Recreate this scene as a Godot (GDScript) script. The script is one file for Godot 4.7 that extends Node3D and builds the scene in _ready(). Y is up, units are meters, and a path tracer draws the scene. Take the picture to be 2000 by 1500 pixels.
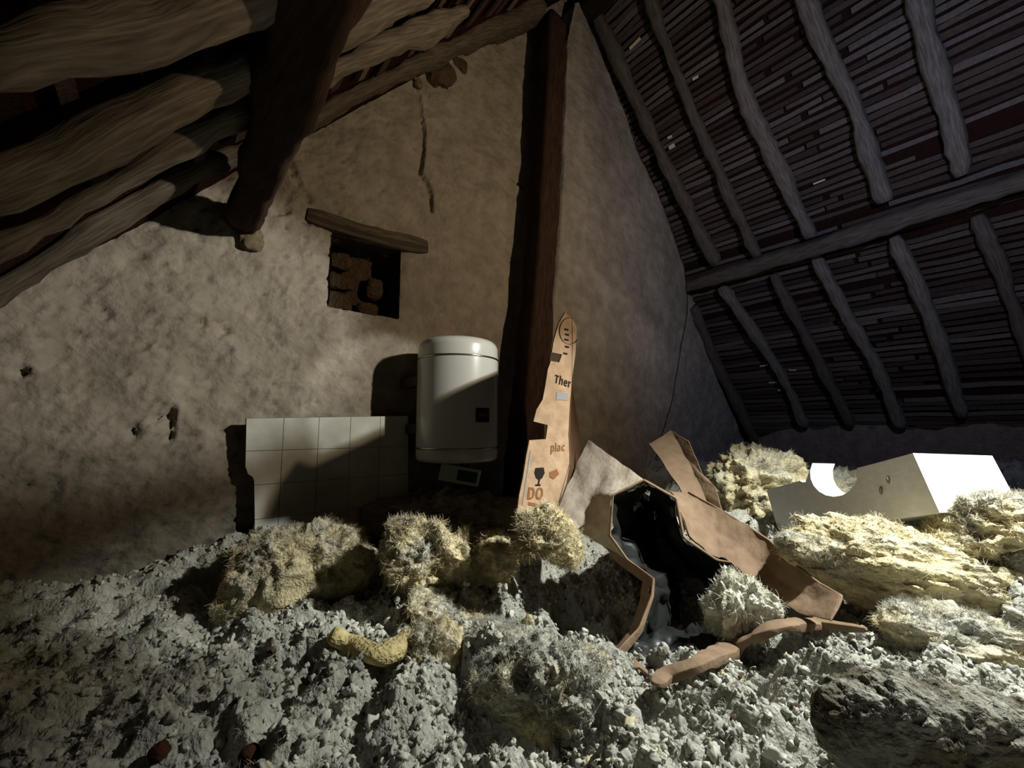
extends Node3D

# ---------------------------------------------------------------- camera frame
const F := 820.0            # focal length in pixels of the 2000 x 1500 frame
const EYE := Vector3(0, 0.9, 2.0)
var cam_b: Basis
var M := {}                 # materials
var names := {}

func ray(px: float, py: float) -> Vector3:
	return cam_b * Vector3((px - 1000.0) / F, (750.0 - py) / F, -1.0)

# a point seen at a pixel, at a depth along the view axis
func P(px: float, py: float, depth: float) -> Vector3:
	return EYE + ray(px, py) * depth

# a point seen at a pixel on the plane z = const (parallel to the gable wall)
func G(px: float, py: float, z: float) -> Vector3:
	var r := ray(px, py)
	return EYE + r * ((z - EYE.z) / r.z)

func on_plane(px: float, py: float, o: Vector3, n: Vector3) -> Vector3:
	var r := ray(px, py)
	return EYE + r * ((o - EYE).dot(n) / r.dot(n))

# ---------------------------------------------------------------- naming
func numbered(called: String) -> String:
	var k: int = names.get(called, 0)
	names[called] = k + 1
	return called if k == 0 else "%s_%03d" % [called, k]

func tag(o: Node3D, label: String, category := "", group := "", kind := "") -> void:
	if label: o.set_meta("label", label)
	if category: o.set_meta("category", category)
	if group: o.set_meta("group", group)
	if kind: o.set_meta("kind", kind)

func base(called: String, at := Vector3.ZERO) -> Node3D:
	var o := Node3D.new()
	o.name = numbered(called)
	add_child(o)
	o.position = at
	return o

# one named mesh under parent, its vertices already in the parent's world frame shifted by the parent's place
func put(called: String, mesh: Mesh, mat: Material, parent: Node3D = null) -> MeshInstance3D:
	var o := MeshInstance3D.new()
	o.mesh = mesh
	o.material_override = mat
	if parent == null:
		o.name = numbered(called)
		add_child(o)
	else:
		o.name = called
		parent.add_child(o, true)
		o.position = -origin_of(parent)
	return o

func origin_of(o: Node3D) -> Vector3:
	var p := Vector3.ZERO
	var n: Node = o
	while n != self:
		p += (n as Node3D).position
		n = n.get_parent()
	return p

# ---------------------------------------------------------------- mesh tools
func noise(sd: int, freq: float, oct := 3, type := FastNoiseLite.TYPE_SIMPLEX_SMOOTH) -> FastNoiseLite:
	var n := FastNoiseLite.new()
	n.seed = sd
	n.frequency = freq
	n.noise_type = type
	n.fractal_octaves = oct
	n.fractal_type = FastNoiseLite.FRACTAL_FBM if oct > 1 else FastNoiseLite.FRACTAL_NONE
	return n

func build(v: PackedVector3Array, idx: PackedInt32Array, col := PackedColorArray(), uv := PackedVector2Array(), flat := false) -> ArrayMesh:
	if flat:
		var v2 := PackedVector3Array()
		var c2 := PackedColorArray()
		var u2 := PackedVector2Array()
		for i in idx:
			v2.append(v[i])
			if col.size(): c2.append(col[i])
			if uv.size(): u2.append(uv[i])
		v = v2; col = c2; uv = u2
		idx = PackedInt32Array(range(v.size()))
	var nor := PackedVector3Array()
	nor.resize(v.size())
	for t in range(0, idx.size(), 3):
		var a := idx[t]; var b := idx[t + 1]; var c := idx[t + 2]
		var n := (v[c] - v[a]).cross(v[b] - v[a])
		nor[a] += n; nor[b] += n; nor[c] += n
	for i in nor.size():
		nor[i] = nor[i].normalized() if nor[i].length_squared() > 1e-20 else Vector3.UP
	var arr := []
	arr.resize(Mesh.ARRAY_MAX)
	arr[Mesh.ARRAY_VERTEX] = v
	arr[Mesh.ARRAY_NORMAL] = nor
	arr[Mesh.ARRAY_INDEX] = idx
	if col.size(): arr[Mesh.ARRAY_COLOR] = col
	if uv.size(): arr[Mesh.ARRAY_TEX_UV] = uv
	var m := ArrayMesh.new()
	m.add_surface_from_arrays(Mesh.PRIMITIVE_TRIANGLES, arr)
	return m

# indices of a grid of nu x nv points; wrap joins the last column to the first
func grid_idx(nu: int, nv: int, wrap := false) -> PackedInt32Array:
	var idx := PackedInt32Array()
	for j in nv - 1:
		for i in (nu if wrap else nu - 1):
			var i2 := (i + 1) % nu
			var a := j * nu + i; var b := j * nu + i2; var c := (j + 1) * nu + i2; var d := (j + 1) * nu + i
			idx.append_array(PackedInt32Array([a, b, c, a, c, d]))
	return idx

# a timber swept along points: rounded rectangular section, uneven, both ends closed
func timber_mesh(pts: Array, w: Array, h: Array, facing: Vector3, sd: int, rough := 0.006, square := 0.45, seg := 0.05, straight := false) -> ArrayMesh:
	var c := Curve3D.new()
	c.bake_interval = 0.02
	for i in pts.size():
		var t: Vector3 = (pts[mini(i + 1, pts.size() - 1)] - pts[maxi(i - 1, 0)]) / 6.0
		if straight: c.add_point(pts[i])
		else: c.add_point(pts[i], -t, t)
	var len := c.get_baked_length()
	var ns := maxi(4, int(len / seg))
	var nr := 20
	var n1 := noise(sd, 2.6, 3)
	var n2 := noise(sd + 7, 11.0, 2)
	var v := PackedVector3Array()
	var uv := PackedVector2Array()
	for j in ns + 1:
		var f := float(j) / ns
		var p := c.sample_baked(f * len)
		var t := (c.sample_baked(minf(f * len + 0.04, len)) - c.sample_baked(maxf(f * len - 0.04, 0))).normalized()
		var b := t.cross(facing).normalized()
		var n := b.cross(t).normalized()
		var k := f * (w.size() - 1)
		var k0 := int(minf(k, w.size() - 2)) if w.size() > 1 else 0
		var ww: float = w[0] if w.size() == 1 else lerpf(w[k0], w[k0 + 1], k - k0)
		var hh: float = h[0] if h.size() == 1 else lerpf(h[mini(k0, h.size() - 2)], h[mini(k0 + 1, h.size() - 1)], k - k0)
		var endk := 1.0 - 0.25 * pow(absf(2.0 * f - 1.0), 60.0)
		for i in nr:
			var a := TAU * i / nr
			var ca := cos(a); var sa := sin(a)
			var x := signf(ca) * pow(absf(ca), square) * ww * 0.5 * endk
			var y := signf(sa) * pow(absf(sa), square) * hh * 0.5 * endk
			var q := p + b * x + n * y
			var r := (b * x + n * y).normalized()
			q += r * (n1.get_noise_3d(q.x, q.y, q.z) * rough * 2.2 + n2.get_noise_3d(q.x * 1.0, q.y * 1.0, q.z) * rough)
			v.append(q)
			uv.append(Vector2(float(i) / nr * (ww + hh) * 2.0, f * len))
	var idx := grid_idx(nr, ns + 1, true)
	for e in 2:
		var row := 0 if e == 0 else ns * nr
		var m := Vector3.ZERO
		for i in nr: m += v[row + i]
		v.append(m / nr); uv.append(uv[row])
		for i in nr:
			if e == 0: idx.append_array(PackedInt32Array([v.size() - 1, row + (i + 1) % nr, row + i]))
			else: idx.append_array(PackedInt32Array([v.size() - 1, row + i, row + (i + 1) % nr]))
	return build(v, idx, PackedColorArray(), uv)

# a flat outline given by points on a plane, with thickness along n
func plate_mesh(poly: Array, n: Vector3, thick: float) -> ArrayMesh:
	var o: Vector3 = poly[0]
	var ux := (poly[1] - o as Vector3).normalized()
	var uy := n.cross(ux).normalized()
	var p2 := PackedVector2Array()
	for p in poly: p2.append(Vector2((p - o).dot(ux), (p - o).dot(uy)))
	var tri := Geometry2D.triangulate_polygon(p2)
	var v := PackedVector3Array()
	var k := poly.size()
	for s in 2:
		for p in poly: v.append(p - n * (thick * s))
	var idx := PackedInt32Array()
	for t in range(0, tri.size(), 3):
		idx.append_array(PackedInt32Array([tri[t], tri[t + 1], tri[t + 2], tri[t] + k, tri[t + 2] + k, tri[t + 1] + k]))
	for i in k:
		var j := (i + 1) % k
		idx.append_array(PackedInt32Array([i, j, j + k, i, j + k, i + k]))
	return build(v, idx, PackedColorArray(), PackedVector2Array(), true)

# a sheet through rows of control points (all rows of one length), with thickness and slight creases
func sheet_mesh(rows: Array, sd: int, thick: float, crease: float, div := 8) -> ArrayMesh:
	var nr := rows.size(); var nc: int = rows[0].size()
	var nu := (nc - 1) * div + 1; var nv := (nr - 1) * div + 1
	var nz := noise(sd, 9.0, 3)
	var mid := PackedVector3Array()
	for j in nv:
		var fj := float(j) / div; var j0 := mini(int(fj), nr - 2); var tj := fj - j0
		for i in nu:
			var fi := float(i) / div; var i0 := mini(int(fi), nc - 2); var ti := fi - i0
			var a: Vector3 = rows[j0][i0]; var b: Vector3 = rows[j0][i0 + 1]
			var c: Vector3 = rows[j0 + 1][i0]; var d: Vector3 = rows[j0 + 1][i0 + 1]
			var p := a.lerp(b, ti).lerp(c.lerp(d, ti), tj)
			p += Vector3(nz.get_noise_3dv(p), nz.get_noise_3dv(p + Vector3(9, 0, 0)), nz.get_noise_3dv(p + Vector3(0, 9, 0))) * crease
			mid.append(p)
	var gi := grid_idx(nu, nv)
	var nor := PackedVector3Array(); nor.resize(mid.size())
	for t in range(0, gi.size(), 3):
		var n := (mid[gi[t + 2]] - mid[gi[t]]).cross(mid[gi[t + 1]] - mid[gi[t]])
		for k in 3: nor[gi[t + k]] += n
	var v := PackedVector3Array()
	var uv := PackedVector2Array()
	for s in 2:
		for i in mid.size():
			v.append(mid[i] + nor[i].normalized() * (thick * (0.5 - s)))
			uv.append(Vector2(float(i % nu) / nu, float(i / nu) / nv))
	var k := mid.size()
	var idx := gi.duplicate()
	for t in range(0, gi.size(), 3):
		idx.append_array(PackedInt32Array([gi[t] + k, gi[t + 2] + k, gi[t + 1] + k]))
	# edges get vertices of their own so that they stay crisp
	var ring := PackedInt32Array()
	for i in nu: ring.append(i)
	for j in range(1, nv): ring.append(j * nu + nu - 1)
	for i in range(nu - 2, -1, -1): ring.append((nv - 1) * nu + i)
	for j in range(nv - 2, 0, -1): ring.append(j * nu)
	var st := v.size()
	for r in ring:
		v.append(v[r]); v.append(v[r + k]); uv.append(uv[r]); uv.append(uv[r])
	for i in ring.size():
		var j := (i + 1) % ring.size()
		idx.append_array(PackedInt32Array([st + 2 * i, st + 2 * i + 1, st + 2 * j, st + 2 * j, st + 2 * i + 1, st + 2 * j + 1]))
	return build(v, idx, PackedColorArray(), uv)

func lathe_mesh(profile: Array, at: Vector3, n := 64) -> ArrayMesh:
	var v := PackedVector3Array()
	for p in profile:
		for i in n:
			var a := TAU * i / n
			v.append(at + Vector3(cos(a) * p.x, p.y, sin(a) * p.x))
	return build(v, grid_idx(n, profile.size(), true))

func box_mesh(at: Vector3, size: Vector3, b := Basis(), bevel := 0.15) -> ArrayMesh:
	# a box with chamfered long edges
	var h := size * 0.5
	var c := minf(minf(h.x, h.y), h.z) * bevel
	var ring := [Vector2(-h.x + c, -h.y), Vector2(h.x - c, -h.y), Vector2(h.x, -h.y + c), Vector2(h.x, h.y - c), Vector2(h.x - c, h.y), Vector2(-h.x + c, h.y), Vector2(-h.x, h.y - c), Vector2(-h.x, -h.y + c)]
	var v := PackedVector3Array()
	for z in [[-h.z, 1.0 - c / h.x], [-h.z + c, 1.0], [h.z - c, 1.0], [h.z, 1.0 - c / h.x]]:
		for r in ring:
			var q: Vector2 = r * z[1]
			v.append(at + b * Vector3(q.x, q.y, z[0]))
	var idx := grid_idx(8, 4, true)
	for i in range(1, 7):
		idx.append_array(PackedInt32Array([0, i + 1, i]))
		idx.append_array(PackedInt32Array([24, 24 + i, 24 + i + 1]))
	return build(v, idx, PackedColorArray(), PackedVector2Array(), true)

# ---------------------------------------------------------------- mineral wool
const YELLOW := Color(0.74, 0.64, 0.39)
const GREY := Color(0.5, 0.49, 0.42)

# a torn lump of wool: a rounded box of the half sizes in b's columns, ragged by noise; dust lies on what faces up
func wool_mesh(at: Vector3, b: Basis, sd: int, amp: float, tear: float, dust: float, tint: Color, nu := 150, nv := 90, boxy := 0.75, streak := Vector3.ONE) -> ArrayMesh:
	var big := noise(sd, 5.0, 2); var mid := noise(sd + 1, 17.0, 3); var fine := noise(sd + 2, 55.0, 3)
	var patch := noise(sd + 3, 9.0, 3); var ridged := noise(sd + 4, 13.0, 3)
	ridged.fractal_type = FastNoiseLite.FRACTAL_RIDGED
	var v := PackedVector3Array(); var col := PackedColorArray()
	var bi := b.orthonormalized()
	for j in nv + 1:
		var th := PI * j / nv
		for i in nu:
			var ph := TAU * i / nu
			var d := Vector3(sin(th) * cos(ph), cos(th), sin(th) * sin(ph))
			var q := Vector3(signf(d.x) * pow(absf(d.x), boxy), signf(d.y) * pow(absf(d.y), boxy), signf(d.z) * pow(absf(d.z), boxy))
			var w := b * q
			var out := (b * d).normalized()
			var s := (bi.transposed() * w) * streak + at
			var e := big.get_noise_3dv(s) * amp * 1.6 + mid.get_noise_3dv(s) * amp * 0.9 + (ridged.get_noise_3dv(s)) * tear
			var f1 := fine.get_noise_3dv(s); var f2 := fine.get_noise_3dv(s + Vector3(5, 3, 1)); var f3 := mid.get_noise_3dv(s + Vector3(1, 7, 4))
			v.append(at + w + out * (e + f1 * amp * 0.16) + Vector3(f2, f1, f3) * amp * 0.2)
			var t := clampf(dust + 0.9 * patch.get_noise_3dv(s) + 0.35 * out.y + 0.25 * f1, 0.0, 1.0)
			var sh := 1.0 + 0.35 * f2 + 0.25 * mid.get_noise_3dv(s)
			var cc := tint.lerp(GREY, t) * sh
			col.append(Color(cc.r, cc.g, cc.b))
	return build(v, grid_idx(nu, nv + 1, true), col)

func wool(called: String, at: Vector3, b: Basis, sd: int, amp: float, tear: float, dust: float, tint: Color, label: String, group := "", nu := 150, nv := 90, boxy := 0.75, streak := Vector3.ONE, tufts := 400, tuft := 0.012) -> Node3D:
	var o := base(called, at)
	var m := wool_mesh(at, b, sd, amp, tear, dust, tint, nu, nv, boxy, streak)
	put("wool_body", m, M.wool, o)
	if tufts > 0:
		var arr := m.surface_get_arrays(0)
		var vs: PackedVector3Array = arr[Mesh.ARRAY_VERTEX]; var cs: PackedColorArray = arr[Mesh.ARRAY_COLOR]
		var rng := RandomNumberGenerator.new(); rng.seed = sd
		var tf := []; var cl := []
		for k in tufts * 3:
			var i := rng.randi_range(nu * 4, vs.size() - nu * 4)
			var s := tuft * (0.6 + 1.4 * pow(rng.randf(), 2.0))
			tf.append(Transform3D(rand_basis(rng).scaled(Vector3(s, s, s)), vs[i] - at))
			cl.append(cs[i] * rng.randf_range(0.85, 1.25))
		var mm := scatter("loose_fibres", hairs[sd % 3], M.fibre, tf, cl)
		o.add_child(mm, true)
	tag(o, label, "insulation", group)
	return o

var crumbs := []
func crumb_mesh(sd: int) -> ArrayMesh:
	var n := noise(sd, 1.1, 2); var n2 := noise(sd + 5, 3.0, 1)
	var v := PackedVector3Array(); var col := PackedColorArray()
	var nu := 11; var nv := 7
	for j in nv + 1:
		for i in nu:
			var th := PI * j / nv; var ph := TAU * i / nu
			var d := Vector3(sin(th) * cos(ph), cos(th) * 0.7, sin(th) * sin(ph))
			var k := 1.0 + 0.7 * n.get_noise_3dv(d) + 0.35 * n2.get_noise_3dv(d)
			v.append(d * k)
			col.append(Color.WHITE)
	return build(v, grid_idx(nu, nv + 1, true), col)

# a pinch of fine curled fibres, one unit long
var hairs := []
func hair_mesh(sd: int) -> ArrayMesh:
	var rng := RandomNumberGenerator.new(); rng.seed = sd
	var v := PackedVector3Array(); var idx := PackedInt32Array(); var col := PackedColorArray()
	for k in 10:
		var b := rand_basis(rng)
		var bend := rng.randf_range(-0.8, 0.8)
		for j in 4:
			var t := j / 3.0
			var w := 0.035 * (1.0 - 0.7 * t)
			var p := Vector3(bend * t * t, t * rng.randf_range(0.85, 1.1), 0.3 * bend * sin(t * 3.0))
			for c in [Vector3(w, 0, 0), Vector3(-w * 0.5, 0, w * 0.87), Vector3(-w * 0.5, 0, -w * 0.87)]:
				v.append(b * (p + c)); col.append(Color.WHITE)
		for q in grid_idx(3, 4, true): idx.append(q + k * 12)
	return build(v, idx, col)

func rand_basis(rng: RandomNumberGenerator) -> Basis:
	return Basis.from_euler(Vector3(rng.randf() * TAU, rng.randf() * TAU, rng.randf() * TAU))

func scatter(called: String, mesh: Mesh, mat: Material, tf: Array, cl: Array) -> MultiMeshInstance3D:
	var mm := MultiMesh.new()
	mm.transform_format = MultiMesh.TRANSFORM_3D
	mm.use_colors = true
	mm.mesh = mesh
	mm.instance_count = tf.size()
	for i in tf.size():
		mm.set_instance_transform(i, tf[i])
		var c: Color = cl[i]
		mm.set_instance_color(i, Color(c.r, c.g, c.b))
	var o := MultiMeshInstance3D.new()
	o.name = called
	o.multimesh = mm
	o.material_override = mat
	o.set_meta("kind", "stuff")
	return o

# ---------------------------------------------------------------- materials
func tex(sd: int, freq: float, oct: int, a: Color, b: Color, size := 512, type := FastNoiseLite.TYPE_SIMPLEX_SMOOTH) -> NoiseTexture2D:
	var t := NoiseTexture2D.new()
	t.width = size; t.height = size
	t.seamless = true
	t.noise = noise(sd, freq, oct, type)
	var g := Gradient.new()
	g.set_color(0, a); g.set_color(1, b)
	t.color_ramp = g
	return t

func mat(called: String, c: Color, rough: float, spec := 0.3) -> StandardMaterial3D:
	var m := StandardMaterial3D.new()
	m.resource_name = called
	m.albedo_color = c
	m.roughness = rough
	m.metallic_specular = spec
	return m

func tri(m: StandardMaterial3D, t: Texture2D, scale: float, bump: Texture2D = null, relief := 0.5) -> StandardMaterial3D:
	m.albedo_texture = t
	m.uv1_triplanar = true
	m.uv1_world_triplanar = true
	m.uv1_scale = Vector3.ONE * scale
	if bump:
		m.heightmap_enabled = true
		m.heightmap_texture = bump
		m.heightmap_scale = relief
	return m

func wood(called: String, c: Color, grain: Texture2D, bump: Texture2D) -> StandardMaterial3D:
	var m := mat(called, c, 0.85, 0.25)
	m.albedo_texture = grain
	m.uv1_scale = Vector3(7.0, 0.7, 1)
	m.heightmap_enabled = true
	m.heightmap_texture = bump
	m.heightmap_scale = 0.18
	return m

func make_materials() -> void:
	var fine := tex(1, 0.03, 5, Color(0, 0, 0), Color(1, 1, 1))
	var mottle := tex(2, 0.012, 5, Color(0.8, 0.79, 0.78), Color(1, 1, 1))
	var grain := tex(3, 0.02, 5, Color(0.62, 0.6, 0.58), Color(1, 1, 1))
	var grain_h := tex(4, 0.03, 4, Color(0, 0, 0), Color(1, 1, 1))
	M.plaster = tri(mat("plaster", Color(0.64, 0.605, 0.55), 0.95, 0.15), mottle, 1.3, fine, 0.6)
	M.plaster.vertex_color_use_as_albedo = true
	M.rubble = tri(mat("rubble", Color(0.36, 0.3, 0.24), 0.95, 0.1), mottle, 3.0, fine, 1.2)
	M.mortar = tri(mat("mortar", Color(0.52, 0.47, 0.41), 0.95, 0.1), mottle, 2.0, fine, 1.0)
	M.old_wood = wood("old_wood", Color(0.42, 0.38, 0.33), grain, grain_h)
	M.grey_wood = wood("grey_wood", Color(0.52, 0.48, 0.43), grain, grain_h)
	M.dark_wood = wood("dark_wood", Color(0.27, 0.2, 0.16), grain, grain_h)
	M.black_wood = wood("black_wood", Color(0.16, 0.13, 0.1), grain, grain_h)
	M.lath = []
	for c in [Color(0.35, 0.3, 0.26), Color(0.4, 0.35, 0.31), Color(0.3, 0.24, 0.21), Color(0.44, 0.4, 0.36)]:
		M.lath.append(tri(mat("lath", c, 0.9, 0.2), mottle, 6.0, fine, 0.3))
	M.pale_wood = tri(mat("pale_wood", Color(0.9, 0.82, 0.68), 0.8), mottle, 6.0)
	M.tile_back = tri(mat("tile_back", Color(0.2, 0.12, 0.1), 0.95, 0.1), mottle, 5.0, fine, 0.6)
	M.fibre = mat("wool_fibre", Color(0.9, 0.9, 0.9), 1.0, 0.05)
	M.fibre.vertex_color_use_as_albedo = true
	M.wool = mat("wool", Color.WHITE, 1.0, 0.05)
	M.wool.vertex_color_use_as_albedo = true
	M.wool = tri(M.wool, tex(9, 0.02, 5, Color(0.72, 0.72, 0.72), Color(1, 1, 1)), 6.0, fine, 0.6)
	M.wool_plain = tri(mat("cream_wool", Color(0.9, 0.84, 0.64), 1.0, 0.05), tex(19, 0.02, 5, Color(0.7, 0.68, 0.6), Color(1, 1, 1)), 5.0, fine, 0.7)
	M.enamel = mat("white_enamel", Color(0.78, 0.78, 0.76), 0.28, 0.5)
	M.enamel.clearcoat_enabled = true
	M.enamel.clearcoat = 0.5
	M.enamel.clearcoat_roughness = 0.1
	M.chrome = mat("chrome", Color(0.75, 0.75, 0.72), 0.25); M.chrome.metallic = 1.0
	M.label = mat("dark_label", Color(0.2, 0.13, 0.1), 0.5)
	M.label_print = mat("label_print", Color(0.42, 0.3, 0.24), 0.6)
	M.iron = mat("iron", Color(0.3, 0.25, 0.22), 0.7); M.iron.metallic = 0.4
	M.tile = tri(mat("glazed_tile", Color(0.84, 0.84, 0.8), 0.35, 0.45), mottle, 0.8)
	M.grout = mat("grout", Color(0.5, 0.49, 0.45), 0.9)
	M.hardboard = mat("hardboard", Color(0.2, 0.13, 0.1), 0.9)
	M.green = mat("green_print", Color(0.14, 0.3, 0.2), 0.6)
	M.card = tri(mat("cardboard", Color(0.7, 0.59, 0.48), 0.85, 0.2), mottle, 2.5, fine, 0.1)
	M.card_dark = tri(mat("brown_card", Color(0.42, 0.32, 0.25), 0.85, 0.2), mottle, 2.5, fine, 0.1)
	M.ink = mat("ink", Color(0.12, 0.08, 0.06), 0.8)
	M.ink_faint = mat("faint_ink", Color(0.48, 0.32, 0.2), 0.8)
	M.ink_blue = mat("blue_grey_ink", Color(0.52, 0.52, 0.52), 0.8)
	M.kraft = tri(mat("kraft_paper", Color(0.57, 0.48, 0.39), 0.8, 0.25), mottle, 3.0, fine, 0.15)
	M.white_paper = tri(mat("pale_paper", Color(0.8, 0.77, 0.72), 0.8, 0.25), tex(15, 0.012, 4, Color(0.8, 0.76, 0.7), Color(1, 1, 1)), 3.0, fine, 0.15)
	M.plastic = mat("black_plastic_film", Color(0.13, 0.135, 0.13), 0.42, 0.5)
	M.foam = tri(mat("white_foam", Color(0.92, 0.92, 0.92), 0.9, 0.2), tex(16, 0.02, 3, Color(0.93, 0.93, 0.92), Color(1, 1, 1)), 3.0, fine, 0.06)
	M.foam_mark = mat("foam_grey", Color(0.55, 0.53, 0.48), 0.9)
	M.brick_red = tri(mat("red_rubble", Color(0.27, 0.18, 0.14), 0.95, 0.1), mottle, 8.0, fine, 0.4)

# ---------------------------------------------------------------- the roof planes
var ridge: Vector3
var right_foot: Vector3
var left_foot: Vector3
var rn: Vector3             # normal of the right slope, into the room
var ln: Vector3             # normal of the left slope, into the room

func R(px: float, py: float, inward: float) -> Vector3:
	return on_plane(px, py, ridge + rn * inward, rn)

func L(px: float, py: float, inward: float) -> Vector3:
	return on_plane(px, py, ridge + ln * inward, ln)

func roof_y(s: float) -> float:
	if s > ridge.x:
		return ridge.y + (s - ridge.x) * (right_foot.y - ridge.y) / (right_foot.x - ridge.x)
	return ridge.y + (ridge.x - s) * (left_foot.y - ridge.y) / (ridge.x - left_foot.x)

func light_spot(called: String, at: Vector3, dir: Vector3, color: Color, energy: float, angle: float, blend: float, size := 0.02) -> void:
	var l := SpotLight3D.new()
	l.name = called
	add_child(l)
	l.position = at
	l.basis = Basis.looking_at(dir.normalized(), Vector3.UP if absf(dir.normalized().y) < 0.95 else Vector3.RIGHT)
	l.light_color = color
	l.light_energy = energy
	l.spot_angle = angle
	l.spot_angle_attenuation = blend
	l.spot_range = 15.0
	l.spot_attenuation = 2.0
	l.light_size = size
	l.shadow_enabled = true

func _ready() -> void:
	# camera
	cam_b = Basis(Vector3.UP, -deg_to_rad(38.3)) * Basis(Vector3.RIGHT, deg_to_rad(5.9))
	var cam := Camera3D.new()
	cam.name = "camera"
	add_child(cam)
	cam.transform = Transform3D(cam_b, EYE)
	cam.fov = rad_to_deg(2.0 * atan(750.0 / F))
	cam.near = 0.05
	# surroundings: a closed dark loft, night outside
	var we := WorldEnvironment.new()
	we.name = "world_environment"
	var e := Environment.new()
	e.background_mode = Environment.BG_COLOR
	e.background_color = Color(0.0, 0.0, 0.0)
	e.tonemap_mode = Environment.TONE_MAPPER_LINEAR
	e.tonemap_exposure = 1.0
	e.sdfgi_enabled = true
	e.ssao_enabled = true
	e.ssil_enabled = true
	we.environment = e
	add_child(we)
	# a hand torch held up just outside the frame on the right: its cool light rakes down and left; added spots and fills sit beside it
	var torch := P(2050, 120, 1.05)
	var cool := Color(0.98, 0.995, 0.975)
	light_spot("torch_floor_beam", torch, Vector3(-0.12, -0.96, -0.2), cool, 6.2, 47.0, 0.6)
	light_spot("added_mid_spot", torch, Vector3(-0.5, -0.56, -0.64), cool, 4.0, 11.0, 0.7)  # added spot that brightens the wool lumps in mid floor
	light_spot("torch_wall_beam", torch, Vector3(-0.6, -0.185, -0.778), cool, 4.0, 14.0, 0.65)
	light_spot("added_heater_spot", torch, Vector3(-0.36, -0.335, -0.87), cool, 2.7, 9.0, 0.3)  # added spot that brightens the water heater
	light_spot("added_warm_fill", torch + Vector3(0, 0.05, 0.03), Vector3(-0.3, 0.27, -0.9), Color(1.0, 0.9, 0.75), 1.5, 80.0, 1.0)  # added warm fill for chimney and upper wall, in place of bounced light
	light_spot("added_blue_fill", torch + Vector3(0.03, 0.05, 0.03), Vector3(1.0, 0.3, -0.5), Color(0.74, 0.8, 1.0), 1.5, 66.0, 1.0)  # added bluish fill on the right slope, stands in for lens glare

	make_materials()
	for k in 4: crumbs.append(crumb_mesh(50 + k))
	for k in 3: hairs.append(hair_mesh(60 + k))
	ridge = G(1130, -5, 0.0)
	right_foot = G(1455, 868, 0.0)
	left_foot = G(0, 612, 0.0)
	rn = Vector3(right_foot.y - ridge.y, ridge.x - right_foot.x, 0).normalized()
	if rn.y > 0: rn = -rn
	ln = Vector3(left_foot.y - ridge.y, ridge.x - left_foot.x, 0).normalized()
	if ln.y > 0: ln = -ln
	print("ridge ", ridge, " rf ", right_foot, " lf ", left_foot, " torch ", torch)

	build_shell()
	build_roof()
	build_timbers()
	build_floor()
	build_heater()
	build_panel()
	build_card()
	build_bag()
	build_foam()
	build_wool()

# ---------------------------------------------------------------- shell
func crack_dist(p: Vector2, line: Array) -> float:
	var d := 1e9
	for i in line.size() - 1:
		d = minf(d, Geometry2D.get_closest_point_to_segment(p, line[i], line[i + 1]).distance_to(p))
	return d

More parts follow.
